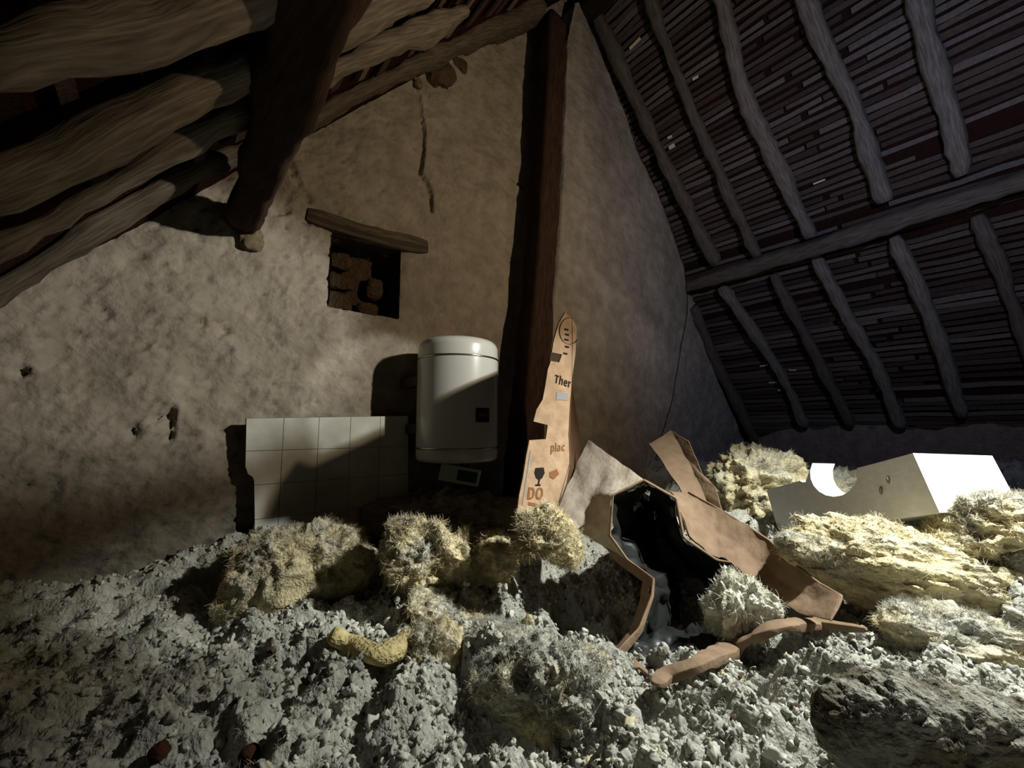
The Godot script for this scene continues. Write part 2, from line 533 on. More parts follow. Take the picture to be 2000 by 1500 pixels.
func build_shell() -> void:
	var na := G(650, 452, 0); var nb := G(783, 492, 0); var nc := G(775, 606, 0)
	var n0 := Vector2(na.x, G(665, 603, 0).y); var n1 := Vector2(nb.x, nb.y)
	print("niche ", n0, n1, na)
	var crack := []
	for q in [[808, 150], [818, 185], [822, 215], [831, 262], [830, 295], [825, 335], [838, 358], [845, 380], [846, 410]]:
		var g := G(q[0], q[1], 0); crack.append(Vector2(g.x, g.y))
	# old scars in the plaster: a slot and pits at left, cracks beside the purlin, a broken edge beside the post
	var scars := []
	for list in [[[334, 798], [333, 826], [332, 858]], [[306, 818], [330, 812]], [[258, 836], [264, 852]], [[38, 722], [42, 728]], [[566, 318], [572, 345], [586, 372], [604, 392]], [[995, 340], [1008, 358], [1022, 366]], [[540, 416], [562, 415]], [[392, 625], [396, 634]], [[434, 640], [440, 648]]]:
		var line := []
		for q in list:
			var g := G(q[0], q[1], 0); line.append(Vector2(g.x, g.y))
		scars.append(line)
	var xs := []; var ys := []
	var x := left_foot.x - 0.9
	while x < right_foot.x + 0.2:
		xs.append(x)
		x += 0.005 if absf(x - 1.08) < 0.13 else (0.013 if x < 2.0 else 0.025)
	var y := -0.05
	while y < ridge.y + 0.05:
		ys.append(y); y += 0.014
	for q in [n0.x, n1.x]:
		var best := 0
		for i in xs.size():
			if absf(xs[i] - q) < absf(xs[best] - q): best = i
		xs[best] = q
	for q in [n0.y, n1.y]:
		var best := 0
		for i in ys.size():
			if absf(ys[i] - q) < absf(ys[best] - q): best = i
		ys[best] = q
	var big := noise(11, 1.6, 3); var mid := noise(12, 7.0, 4); var pit := noise(13, 21.0, 3); var fine := noise(14, 30.0, 2); var stain := noise(15, 2.2, 4)
	var v := PackedVector3Array(); var col := PackedColorArray()
	for yy in ys:
		for xx in xs:
			var py: float = minf(yy, roof_y(xx) + 0.1)
			var rough := 0.35 + 0.65 * smoothstep(1.0, 0.3, xx)
			var d := big.get_noise_2d(xx, py) * 0.03 + mid.get_noise_2d(xx, py) * 0.012 * rough
			var pt := pit.get_noise_2d(xx, py * 1.2)
			d -= smoothstep(0.28, 0.5, pt) * 0.012 * rough
			d += fine.get_noise_2d(xx, py) * 0.004 * rough
			var cd := crack_dist(Vector2(xx, py), crack) if absf(xx - 1.08) < 0.2 and py > 1.9 else 1.0
			cd += 0.004 * pit.get_noise_2d(xx * 3.0, py * 3.0)
			if cd < 0.012: d -= 0.045 * (1.0 - cd / 0.012)
			for sc in scars:
				if absf(xx - sc[0].x) < 0.2 and absf(py - sc[0].y) < 0.2:
					var sd := crack_dist(Vector2(xx, py), sc) + 0.006 * pit.get_noise_2d(xx * 2.0, py * 2.0)
					if sd < 0.016: d -= 0.04 * (1.0 - sd / 0.016)
			var edge := maxf(maxf(n0.x - xx, xx - n1.x), maxf(n0.y - py, py - n1.y))
			if edge >= 0.0 and edge < 0.03: d -= 0.012 * (1.0 - edge / 0.03)
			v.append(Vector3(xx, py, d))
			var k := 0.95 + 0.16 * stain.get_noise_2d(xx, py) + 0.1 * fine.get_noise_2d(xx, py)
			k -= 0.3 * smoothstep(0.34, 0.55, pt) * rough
			var low_shade := smoothstep(0.95, 0.5, py + 0.15 * stain.get_noise_2d(xx * 2.0, py)) * smoothstep(1.2, 0.2, xx) * 0.35  # shade on the lower left wall, painted into the plaster colour
			k *= 1.0 - low_shade
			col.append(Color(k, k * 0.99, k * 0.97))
	var idx := PackedInt32Array()
	var nx := xs.size()
	for j in ys.size() - 1:
		for i in nx - 1:
			if xs[i] >= n0.x - 1e-5 and xs[i + 1] <= n1.x + 1e-5 and ys[j] >= n0.y - 1e-5 and ys[j + 1] <= n1.y + 1e-5: continue
			if ys[j] > roof_y(xs[i]) + 0.15 and ys[j] > roof_y(xs[i + 1]) + 0.15: continue
			var a := j * nx + i
			idx.append_array(PackedInt32Array([a, a + 1, a + nx + 1, a, a + nx + 1, a + nx]))
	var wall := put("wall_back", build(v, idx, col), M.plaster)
	wall.set_meta("kind", "structure")
	# the thickness of the wall behind the plaster, in four slabs round the niche
	var bk := 0.36
	var lo := left_foot.x - 0.9; var hi := right_foot.x + 0.2
	for s in [[lo, -0.1, n0.x - 0.01, 2.3], [n1.x + 0.01, -0.1, hi, 0.9], [n0.x - 0.01, -0.1, n1.x + 0.01, n0.y - 0.01]]:
		var c := Vector3((s[0] + s[2]) / 2, (s[1] + s[3]) / 2, -0.05 - bk / 2)
		put("wall_core", box_mesh(c, Vector3(s[2] - s[0], s[3] - s[1], bk - 0.1), Basis(), 0.01), M.rubble, wall)
	# niche lining
	var dz := -0.2
	var nz := noise(21, 9.0, 3)
	var nv := PackedVector3Array(); var ni := PackedInt32Array()
	var faces := [
		[Vector3(n0.x, n0.y, 0), Vector3(0, 0, dz), Vector3(0, n1.y - n0.y, 0)], [Vector3(n1.x, n0.y, 0), Vector3(0, 0, dz), Vector3(0, n1.y - n0.y, 0)],
		[Vector3(n0.x, n0.y, 0), Vector3(0, 0, dz), Vector3(n1.x - n0.x, 0, 0)], [Vector3(n0.x, n1.y, 0), Vector3(0, 0, dz), Vector3(n1.x - n0.x, 0, 0)],
		[Vector3(n0.x, n0.y, dz), Vector3(n1.x - n0.x, 0, 0), Vector3(0, n1.y - n0.y, 0)]]
	for f in faces:
		var st := nv.size()
		for j in 15:
			for i in 15:
				var p: Vector3 = f[0] + f[1] * (i / 14.0) + f[2] * (j / 14.0)
				var k := 1.0 if i > 0 else 0.3
				nv.append(p + Vector3(nz.get_noise_3dv(p), nz.get_noise_3dv(p + Vector3(3, 0, 0)), nz.get_noise_3dv(p + Vector3(0, 3, 0))) * 0.022 * k)
		for q in grid_idx(15, 15): ni.append(q + st)
	put("niche_lining", build(nv, ni), M.rubble, wall)
	# stones set in the back of the niche
	var nw := n1.x - n0.x; var nh := n1.y - n0.y
	var rng := RandomNumberGenerator.new(); rng.seed = 5
	for q in [[0.22, 0.2, 0.2, 0.16], [0.22, 0.5, 0.22, 0.13], [0.2, 0.78, 0.18, 0.12], [0.66, 0.15, 0.16, 0.1], [0.78, 0.5, 0.14, 0.14]]:
		var c := Vector3(n0.x + nw * q[0], n0.y + nh * q[1], dz + 0.03 + 0.02 * rng.randf())
		put("stone", wool_mesh(c, Basis.from_scale(Vector3(nw * q[2], nh * q[3], 0.035)), rng.randi() % 999, 0.012, 0.0, 0.4, Color(0.3, 0.26, 0.2), 24, 16, 0.6), M.rubble, wall)
	# wooden lintel let into the plaster above the niche
	put("lintel", timber_mesh([G(600, 420, 0.0), G(660, 440, 0.012), G(740, 464, 0.014), G(832, 484, 0.0)], [0.06], [0.09, 0.125, 0.12, 0.08], Vector3.BACK.cross(Vector3.RIGHT), 31, 0.008), M.old_wood, wall)
	# rough stone showing where the plaster has come off under the rafter
	put("bare_stone", wool_mesh(G(862, 150, 0.01), Basis.from_scale(Vector3(0.075, 0.07, 0.04)), 77, 0.02, 0.0, 0.3, Color(0.34, 0.25, 0.18), 40, 26, 0.6), M.rubble, wall)
	put("bare_stone", wool_mesh(G(895, 128, 0.01), Basis.from_scale(Vector3(0.05, 0.035, 0.03)), 78, 0.014, 0.0, 0.3, Color(0.34, 0.25, 0.18), 30, 20, 0.6), M.rubble, wall)
	put("mortar_lump", wool_mesh(G(490, 462, 0.02), Basis.from_scale(Vector3(0.04, 0.055, 0.03)), 79, 0.014, 0.0, 0.2, Color(0.5, 0.44, 0.34), 40, 26, 0.7), M.plaster, wall)
	put("mortar_lump", wool_mesh(G(815, 160, 0.0), Basis.from_scale(Vector3(0.03, 0.03, 0.02)), 80, 0.01, 0.0, 0.2, Color(0.5, 0.44, 0.34), 30, 20, 0.7), M.plaster, wall)

	# chimney breast: a plastered face in front of the gable, extruded back to it
	var zc := 0.14
	var right := [[1131, 5], [1165, 80], [1205, 178], [1245, 290], [1300, 410], [1338, 520], [1344, 600], [1330, 690], [1318, 760], [1300, 830], [1282, 900], [1270, 1010]]
	var left := [[1124, 5], [1108, 80], [1105, 178], [1101, 290], [1096, 410], [1089, 520], [1080, 600], [1072, 690], [1066, 760], [1060, 830], [1054, 900], [1044, 1010]]
	var cv := PackedVector3Array(); var cc := PackedColorArray()
	var nu := 61; var rows := 121
	var cb := noise(41, 2.5, 3); var cf := noise(42, 14.0, 3); var cs := noise(43, 2.4, 4)
	for j in rows:
		var f := float(j) / (rows - 1) * (right.size() - 1)
		var k := mini(int(f), right.size() - 2); var t := f - k
		var a := G(lerpf(left[k][0], left[k + 1][0], t), lerpf(left[k][1], left[k + 1][1], t), zc)
		var b := G(lerpf(right[k][0], right[k + 1][0], t), lerpf(right[k][1], right[k + 1][1], t), zc)
		for i in nu:
			var u := (i - 6.0) / (nu - 13.0)
			var p := a.lerp(b, clampf(u, 0, 1))
			p.z += cb.get_noise_2d(p.x, p.y) * 0.012 + cf.get_noise_2d(p.x, p.y) * 0.004
			if u < 0: p.z = lerpf(p.z - 0.008, -0.08, -u * (nu - 13.0) / 6.0)
			if u > 1: p.z = lerpf(p.z - 0.008, -0.08, (u - 1) * (nu - 13.0) / 6.0)
			cv.append(p)
			var w := 0.9 + 0.25 * cs.get_noise_2d(p.x, p.y)
			# darker tone that ends on a slanting line below the purlin
			var line := p.y - (2.02 - 0.42 * (p.x - 2.1))
			w *= 1.0 - 0.22 * smoothstep(-0.02, 0.03, line + 0.04 * cs.get_noise_2d(p.y, p.x)) * smoothstep(2.05, 2.3, p.x)
			cc.append(Color(w, w * 0.985, w * 0.95))
	var breast := put("wall_chimney", build(cv, grid_idx(nu, rows), cc), M.plaster)
	breast.set_meta("kind", "structure")
	# low wall under the right slope, its mortar top uneven
	var top := [[1440, 868], [1500, 850], [1560, 834], [1640, 828], [1700, 824], [1760, 832], [1830, 842], [1900, 824], [2000, 806], [2120, 800]]
	var lv := PackedVector3Array(); var lm := noise(51, 5.0, 4)
	var lu := 91
	for row in 14:
		for i in lu:
			var f := float(i) / (lu - 1) * (top.size() - 1)
			var k := mini(int(f), top.size() - 2); var t := f - k
			var sx := right_foot.x - 0.12
			var q := on_plane(lerpf(top[k][0], top[k + 1][0], t), lerpf(top[k][1], top[k + 1][1], t), Vector3(sx, 0, 0), Vector3.RIGHT)
			var p := Vector3(sx, q.y, q.z)
			if row < 4: p = Vector3(sx + 0.3 - row * 0.075, q.y + 0.02, q.z)
			else: p.y = lerpf(q.y, 0.0, (row - 4) / 9.0)
			p += Vector3(-1, 0.4, 0) * lm.get_noise_3dv(p) * 0.04
			lv.append(p)
	put("wall_right", build(lv, grid_idx(lu, 14)), M.mortar).set_meta("kind", "structure")
	# the walls and floor that close the loft out of view
	var fl := put("floor", box_mesh(Vector3(2.2, -0.06, 1.6), Vector3(7.2, 0.1, 4.4), Basis(), 0.02), M.old_wood)
	fl.set_meta("kind", "structure")
	var wl := put("wall_left", box_mesh(Vector3(left_foot.x - 0.95, 0.25, 1.6), Vector3(0.2, 0.7, 4.2), Basis(), 0.02), M.mortar)
	wl.set_meta("kind", "structure")
	var wf := put("wall_front", box_mesh(Vector3(2.0, 1.9, 3.75), Vector3(7.4, 4.2, 0.15), Basis(), 0.02), M.mortar)
	wf.set_meta("kind", "structure")

# ---------------------------------------------------------------- roof covering
func build_roof() -> void:
	var rng := RandomNumberGenerator.new(); rng.seed = 8
	var lath_meshes := []
	for k in 5:
		var n := noise(300 + k, 3.0, 2)
		var v := PackedVector3Array()
		for j in 9:
			var f := j / 8.0 - 0.5
			var w := 0.5 * (1.0 + 0.35 * n.get_noise_1d(f * 3.0)); var o := 0.35 * n.get_noise_1d(f * 2.0 + 9.0); var up := 0.5 * n.get_noise_1d(f * 2.0 + 20.0)
			for c in [[-1, -1], [1, -1], [1, 1], [-1, 1]]:
				v.append(Vector3(c[0] * w + o, c[1] * 0.5 + up, f))
		var idx := grid_idx(4, 9, true)
		idx.append_array(PackedInt32Array([0, 2, 1, 0, 3, 2, 32, 33, 34, 32, 34, 35]))
		lath_meshes.append(build(v, idx, PackedColorArray(), PackedVector2Array(), true))
	for side in 2:
		var n := rn if side == 0 else ln
		var foot := right_foot if side == 0 else left_foot
		var down := (foot - ridge).normalized()
		var len := (foot - ridge).length() + (0.3 if side == 0 else 0.9)
		var roof := base("ceiling", ridge)
		roof.set_meta("kind", "structure")
		var along := Basis(down, n, down.cross(n))
		# tiles seen as one dark skin through the laths
		put("tile_underside", box_mesh(ridge + down * (len / 2 - 0.1) - n * 0.05 + Vector3(0, 0, 1.6), Vector3(len + 0.2, 0.03, 4.3), along, 0.05), M.tile_back, roof)
		var pitch := 0.046 if side == 0 else 0.15
		var d := 0.06
		while d < len:
			var z := -0.05 + rng.randf_range(-0.2, 0.0) if side == 0 else 0.3 + rng.randf_range(0.0, 0.1)
			while z < 2.5:
				var l := rng.randf_range(1.1, 1.7)
				if rng.randf() > 0.04:
					var o := MeshInstance3D.new()
					o.name = "lath"
					o.mesh = lath_meshes[rng.randi() % 5]
					o.material_override = M.lath[[0, 0, 1, 2, 2, 3][rng.randi() % 6]]
					roof.add_child(o, true)
					var tw := Basis(n, rng.randf_range(-0.008, 0.008))
					var w := rng.randf_range(0.026, 0.036) if side == 0 else 0.04
					o.transform = Transform3D(tw * along * Basis.from_scale(Vector3(w, 0.009, l)), down * d - n * rng.randf_range(0.008, 0.018) + Vector3(0, 0, z + l / 2))
				z += l + rng.randf_range(0.005, 0.05)
			d += pitch * rng.randf_range(0.85, 1.15)
	# pale splinters of lath in a lighter wood colour
	var k := 0
	for q in [[1308, 268, 0.035, 0.02, "pale broken lath end, upper of the pair between first rafters"], [1312, 286, 0.05, 0.03, "brightest pale lath chip, lower of the pair between first rafters"], [1240, 85, 0.10, 0.02, "long pale splinter high up beside the first rafter"], [1358, 152, 0.04, 0.02, "pale lath chip high between second and third rafters"], [1600, 355, 0.07, 0.012, "thin pale splinter just above the purlin"], [1492, 714, 0.07, 0.014, "upper thin pale splinter under the purlin, in the far bay"], [1548, 723, 0.055, 0.012, "pale splinter right of the second lower rafter"], [1510, 747, 0.07, 0.014, "bright pale splinter low in the bay under the purlin"], [1522, 762, 0.03, 0.018, "lowest pale chip in the bay under the purlin"]]:
		var p := R(q[0], q[1], 0.012)
		var down := (right_foot - ridge).normalized()
		var o := put("wood_splinter", box_mesh(Vector3.ZERO, Vector3(q[3], 0.006, q[2]), Basis(down, rn, down.cross(rn)) * Basis(Vector3.UP, 0.1 * (k % 3 - 1)), 0.2), M.pale_wood)
		o.position = p
		tag(o, q[4], "splinter", "pale splinters among the roof laths")
		k += 1

func pts(list: Array, how: Callable, inward: float) -> Array:
	var a := []
	for q in list: a.append(how.call(q[0], q[1], inward))
	return a

func beam(called: String, p: Array, w: Array, h: Array, facing: Vector3, sd: int, m: Material, label: String, category := "beam", group := "", rough := 0.006, square := 0.45) -> void:
	var o := put(called, timber_mesh(p, w, h, facing, sd, rough, square), m)
	tag(o, label, category, group)

func build_timbers() -> void:
	var g := "pole rafters of the right roof slope"
	var up := [
		[[[1140, -30], [1180, 60], [1245, 205], [1318, 355], [1398, 515]], 0.085, M.old_wood, "first rafter from the chimney, upper right slope, hugging the plaster edge"],
		[[[1262, -30], [1300, 85], [1352, 215], [1425, 385], [1482, 505]], 0.08, M.old_wood, "second upper rafter from the chimney, dark and shaded"],
		[[[1402, -30], [1432, 90], [1462, 205], [1512, 310], [1584, 462]], 0.085, M.grey_wood, "third upper rafter from the chimney, paler with a kink"],
		[[[1565, -30], [1615, 100], [1672, 215], [1702, 310], [1728, 392]], 0.095, M.grey_wood, "fourth upper rafter from the chimney, ending in a knobbly butt on the purlin"],
		[[[1785, -30], [1828, 130], [1858, 245], [1882, 340]], 0.095, M.grey_wood, "upper rafter nearest the right edge of the photo"],
		[[[1985, -30], [2040, 130], [2080, 260], [2100, 330]], 0.095, M.grey_wood, "upper rafter just beyond the right edge"],
	]
	for i in 5:
		var u: Array = up[i]
		beam("rafter", pts(u[0], R, 0.05), [u[1]], [u[1] * 1.1], rn, 100 + i, u[2], u[3], "rafter", g, 0.012, 0.7)
	var dn := [
		[[[1352, 600], [1400, 712], [1440, 790], [1476, 862]], 0.085, M.old_wood, "first lower rafter, against the gable corner beside the chimney"],
		[[[1408, 560], [1466, 640], [1530, 740], [1572, 830]], 0.075, M.grey_wood, "second lower rafter from the chimney, with pale worn edge"],
		[[[1510, 535], [1572, 655], [1624, 755], [1664, 830]], 0.08, M.old_wood, "third lower rafter from the chimney, dark"],
		[[[1592, 498], [1652, 612], [1716, 722], [1760, 832]], 0.08, M.grey_wood, "fourth lower rafter from the chimney, pale upper half"],
		[[[1745, 462], [1796, 570], [1836, 670], [1880, 812]], 0.08, M.grey_wood, "fifth lower rafter from the chimney, pale and curved at its top"],
		[[[1908, 420], [1955, 535], [1998, 650], [2060, 800]], 0.08, M.old_wood, "lower rafter nearest the right edge of the photo"],
	]
	for i in 6:
		var u: Array = dn[i]
		beam("rafter", pts(u[0], R, 0.05), [u[1]], [u[1] * 1.1], rn, 120 + i, u[2], u[3], "rafter", g, 0.01, 0.7)
	beam("purlin", pts([[1325, 563], [1400, 540], [1500, 512], [1650, 466], [1800, 415], [1950, 367], [2150, 300]], R, 0.13), [0.11], [0.12], rn, 140, M.old_wood, "long purlin crossing under the right slope rafters", "purlin", "", 0.012, 0.55)
	# left slope
	beam("purlin", [G(484, 425, -0.15), G(484, 425, 0.1), G(484, 425, 0.0) + Vector3(0, 0.01, 0.6), G(484, 425, 0.0) + Vector3(0, 0.0, 1.4), G(484, 425, 0) + Vector3(0, 0, 2.6)], [0.09, 0.13, 0.16, 0.17, 0.17], [0.11, 0.14, 0.16, 0.17, 0.17], Vector3(0.35, 1, 0).normalized(), 150, M.dark_wood, "thick dark reddish purlin running out of the gable wall overhead at left", "purlin", "", 0.014, 0.4)
	var lg := "heavy rafters of the left roof slope"
	var lf := [
		[[[-60, 125], [130, 88], [260, 68], [360, 42], [470, 5], [580, -45]], [150, 140, 125, 105, 95, 90], M.grey_wood, "topmost and nearest grey rafter at the upper left corner"],
		[[[-60, 405], [0, 374], [130, 315], [250, 243], [360, 194], [470, 148], [650, 62], [830, -28]], [132, 130, 118, 105, 95, 92, 92, 90], M.grey_wood, "broad worn rafter below the gap with laths, upper left"],
		[[[-60, 520], [0, 488], [94, 438], [189, 378], [290, 315], [395, 255], [560, 190], [700, 118], [900, 30]], [72, 72, 70, 68, 60, 54, 60, 66, 60], M.grey_wood, "thin rafter between the broad worn rafter and the wall rafter"],
		[[[-60, 600], [0, 568], [94, 508], [189, 448], [290, 386], [400, 326], [560, 262], [700, 186], [850, 112], [1040, 25]], [74, 74, 72, 70, 66, 62, 66, 70, 80, 80], M.old_wood, "lowest left rafter bedded along the sloping top of the plaster"],
	]
	for i in 4:
		var u: Array = lf[i]
		var line := pts(u[0], L, [0.07, 0.05, 0.03, -0.01][i])
		var wide := []
		for k in line.size():
			var depth: float = (line[k] - EYE).dot(-cam_b.z)
			wide.append(u[1][mini(k, u[1].size() - 1)] * depth / F * 0.95)
		beam("rafter", line, wide, wide.map(func(x): return x * 0.5), ln, 160 + i, u[2], u[3], "rafter", lg, 0.014, 0.55)
	# ridge piece and the post under it
	beam("ridge_beam", [ridge + Vector3(-0.06, -0.22, -0.05), ridge + Vector3(-0.06, -0.22, 0.4), ridge + Vector3(-0.06, -0.22, 2.6)], [0.17], [0.2], Vector3.UP, 170, M.black_wood, "blackened ridge beam end above the post at the gable peak", "beam")
	beam("post", [G(1078, 40, 0.16), G(1072, 200, 0.16), G(1056, 480, 0.17), G(1036, 740, 0.2), G(1016, 990, 0.24), G(1008, 1090, 0.26)], [0.16], [0.15], Vector3.BACK, 171, M.dark_wood, "dark brown wooden post standing against the chimney, behind the torn cardboard", "post", "", 0.008, 0.3)

# ---------------------------------------------------------------- loose fill on the floor
var ctrl := []
var t_mid: FastNoiseLite; var t_cell: FastNoiseLite; var t_fine: FastNoiseLite; var t_pit: FastNoiseLite; var t_lump: FastNoiseLite

func ground(x: float, z: float) -> float:
	var sw := 1e-6; var sh := 0.0
	for c in ctrl:
		var dx: float = c.x - x; var dz: float = c.z - z
		var w := exp(-(dx * dx + dz * dz) / 0.02) + 1e-4 / (0.02 + dx * dx + dz * dz)
		sw += w; sh += w * c.y
	return sh / sw

func relief(x: float, z: float) -> float:
	var pit := t_pit.get_noise_2d(x, z)
	var hole := 0.0
	for h in holes: hole += h[2] * exp(-((x - h[0].x) ** 2 + (z - h[0].z) ** 2) / (2.0 * h[1] * h[1]))
	return (t_mid.get_noise_2d(x, z) * 0.07 - (t_cell.get_noise_2d(x, z) + 0.5) * 0.012 + t_fine.get_noise_2d(x, z) * 0.003 - smoothstep(0.15, 0.5, pit) * 0.05 - hole) * lerpf(0.45, 1.0, smoothstep(-0.2, 0.45, x)) + t_lump.get_noise_2d(x, z) * 0.02

# where the ray through a pixel meets the loose fill
func on_ground(px: float, py: float, above := 0.0) -> Vector3:
	var r := ray(px, py)
	var d := 0.45
	while d < 3.5:
		var p := EYE + r * d
		if p.y < ground(p.x, p.z) + relief(p.x, p.z) + above: return p
		d += 0.008
	return EYE + r * 1.0

var holes := []

func build_floor() -> void:
	t_mid = noise(61, 5.0, 2); t_cell = noise(62, 26.0, 2, FastNoiseLite.TYPE_CELLULAR); t_fine = noise(63, 40.0, 2); t_pit = noise(64, 9.0, 2); t_lump = noise(65, 15.0, 2)
	t_cell.cellular_return_type = FastNoiseLite.RETURN_DISTANCE
	for q in [[-120, 1160, 1.2], [50, 1135, 1.36], [250, 1105, 1.5], [400, 1180, 1.3], [50, 1300, 0.95], [300, 1290, 0.98], [300, 1480, 0.7], [50, 1480, 0.68], [550, 1280, 1.0], [620, 1430, 0.76], [800, 1350, 0.85], [850, 1480, 0.68],
			[420, 1060, 1.62], [700, 1080, 1.75], [860, 1165, 1.32], [960, 1150, 1.3], [900, 1010, 2.1], [1000, 1010, 2.1], [1000, 1225, 1.08], [1030, 1320, 0.88], [1000, 1480, 0.68], [960, 1420, 0.75], [1150, 1340, 0.9], [1200, 1480, 0.68], [1100, 1240, 1.35], [1150, 1160, 1.6], [1060, 1130, 1.5], [1040, 1060, 1.5],
			[1300, 1290, 1.25], [1360, 1250, 1.35], [1400, 1330, 0.95], [1400, 1480, 0.7], [1600, 1255, 1.08], [1600, 1450, 0.72], [1750, 1255, 1.05], [1900, 1260, 1.0], [1900, 1430, 0.7], [2050, 1350, 0.8], [1500, 1150, 1.4], [1450, 1000, 2.0], [1600, 960, 2.3], [1350, 960, 2.3],
			[1750, 940, 2.3], [1950, 930, 2.2], [1700, 1020, 1.6], [1900, 1010, 1.3], [2000, 1040, 1.15], [2100, 1100, 1.1], [1300, 900, 3.2], [1600, 920, 3.0], [1900, 900, 3.0], [600, 1700, 0.5], [1300, 1700, 0.5], [1900, 1700, 0.5]]:
		ctrl.append(P(q[0], q[1], q[2]))
	for q in [[985, 1440, 0.77, 0.055, 0.17], [1030, 1440, 0.78, 0.045, 0.07], [860, 1290, 0.98, 0.04, 0.05], [760, 1310, 0.95, 0.03, 0.04], [420, 1190, 1.2, 0.05, 0.08], [440, 1120, 1.4, 0.07, 0.1], [1130, 1180, 1.42, 0.12, 0.18], [1100, 1125, 1.52, 0.09, 0.12], [1075, 1075, 1.47, 0.08, 0.15], [1080, 1180, 1.25, 0.06, 0.1], [1180, 1230, 1.22, 0.05, 0.08], [305, 1470, 0.7, 0.025, 0.04], [485, 1480, 0.7, 0.022, 0.045], [490, 1280, 0.98, 0.03, 0.04], [1240, 1360, 0.95, 0.03, 0.05], [1640, 1400, 0.8, 0.04, 0.03]]:
		holes.append([P(q[0], q[1], q[2]), q[3], q[4]])
	var xs := []; var zs := []
	var x := left_foot.x - 0.85
	while x < right_foot.x + 0.05:
		xs.append(x)
		x += 0.0068 if x > -0.5 and x < 1.5 else (0.012 if x < 2.0 and x > -0.6 else 0.04)
	var z := 0.02
	while z < 2.5:
		zs.append(z)
		z += 0.0068 if z > 0.55 and z < 2.05 else (0.011 if z < 0.56 else 0.03)
	var v := PackedVector3Array(); var col := PackedColorArray()
	var st := noise(66, 4.0, 4); var spk := noise(67, 60.0, 2)
	# the smooth ground on a coarse net, the relief on the fine one
	var cx := 70; var cz := 36
	var x0: float = xs[0]; var x1: float = xs[-1]; var z0: float = zs[0]; var z1: float = zs[-1]
	var coarse := PackedFloat32Array()
	for j in cz + 1:
		for i in cx + 1: coarse.append(ground(lerpf(x0, x1, float(i) / cx), lerpf(z0, z1, float(j) / cz)))
	for zz in zs:
		for xx in xs:
			var fi: float = (xx - x0) / (x1 - x0) * cx; var fj: float = (zz - z0) / (z1 - z0) * cz
			var i := mini(int(fi), cx - 1); var j := mini(int(fj), cz - 1)
			var a := coarse[j * (cx + 1) + i]; var b := coarse[j * (cx + 1) + i + 1]; var c := coarse[(j + 1) * (cx + 1) + i]; var d := coarse[(j + 1) * (cx + 1) + i + 1]
			var h := lerpf(lerpf(a, b, fi - i), lerpf(c, d, fi - i), fj - j)
			v.append(Vector3(xx + t_fine.get_noise_2d(zz + 7.0, xx) * 0.006, h + relief(xx, zz), zz + t_fine.get_noise_2d(xx + 3.0, zz + 3.0) * 0.006))
			var k := 0.95 + 0.3 * st.get_noise_2d(xx, zz) + 0.25 * spk.get_noise_2d(xx, zz)
			col.append(Color(0.52 * k, 0.51 * k, 0.44 * k))
	var fill := put("loose_fill", build(v, grid_idx(xs.size(), zs.size()), col), M.wool)
	tag(fill, "grey crumbly loose-fill insulation spread over the whole loft floor", "insulation", "", "stuff")
	# crumbs lying on it
	var rng := RandomNumberGenerator.new(); rng.seed = 71
	var nx := xs.size()
	for k in 4:
		var tf := []; var cl := []
		for i in 9000:
			var at := rng.randi_range(0, v.size() - 1)
			var p := v[at]
			var near := (p - EYE).length()
			if near > 2.6 or rng.randf() > lerpf(0.25, 1.0, smoothstep(-0.2, 0.5, p.x)): continue
			var s := rng.randf_range(0.002, 0.0045) + 0.008 * pow(rng.randf(), 5.0)
			tf.append(Transform3D(rand_basis(rng) * Basis.from_scale(Vector3(s * rng.randf_range(0.9, 1.4), s, s)), p + Vector3(0, s * 0.4, 0)))
			var c := col[at] * rng.randf_range(0.75, 1.3)
			if rng.randf() < 0.015: c = Color(0.6, 0.54, 0.34)
			if rng.randf() < 0.02: c = Color(0.1, 0.07, 0.05)
			cl.append(c)
		fill.add_child(scatter("loose_crumbs", crumbs[k], M.fibre, tf, cl), true)
	for k in 3:
		var tf := []; var cl := []
		for i in 5000:
			var at := rng.randi_range(0, v.size() - 1)
			if (v[at] - EYE).length() > 1.9: continue
			var s := rng.randf_range(0.006, 0.016)
			tf.append(Transform3D(rand_basis(rng).scaled(Vector3.ONE * s), v[at]))
			cl.append(col[at] * rng.randf_range(0.9, 1.3))
		fill.add_child(scatter("loose_fibres", hairs[k], M.fibre, tf, cl), true)

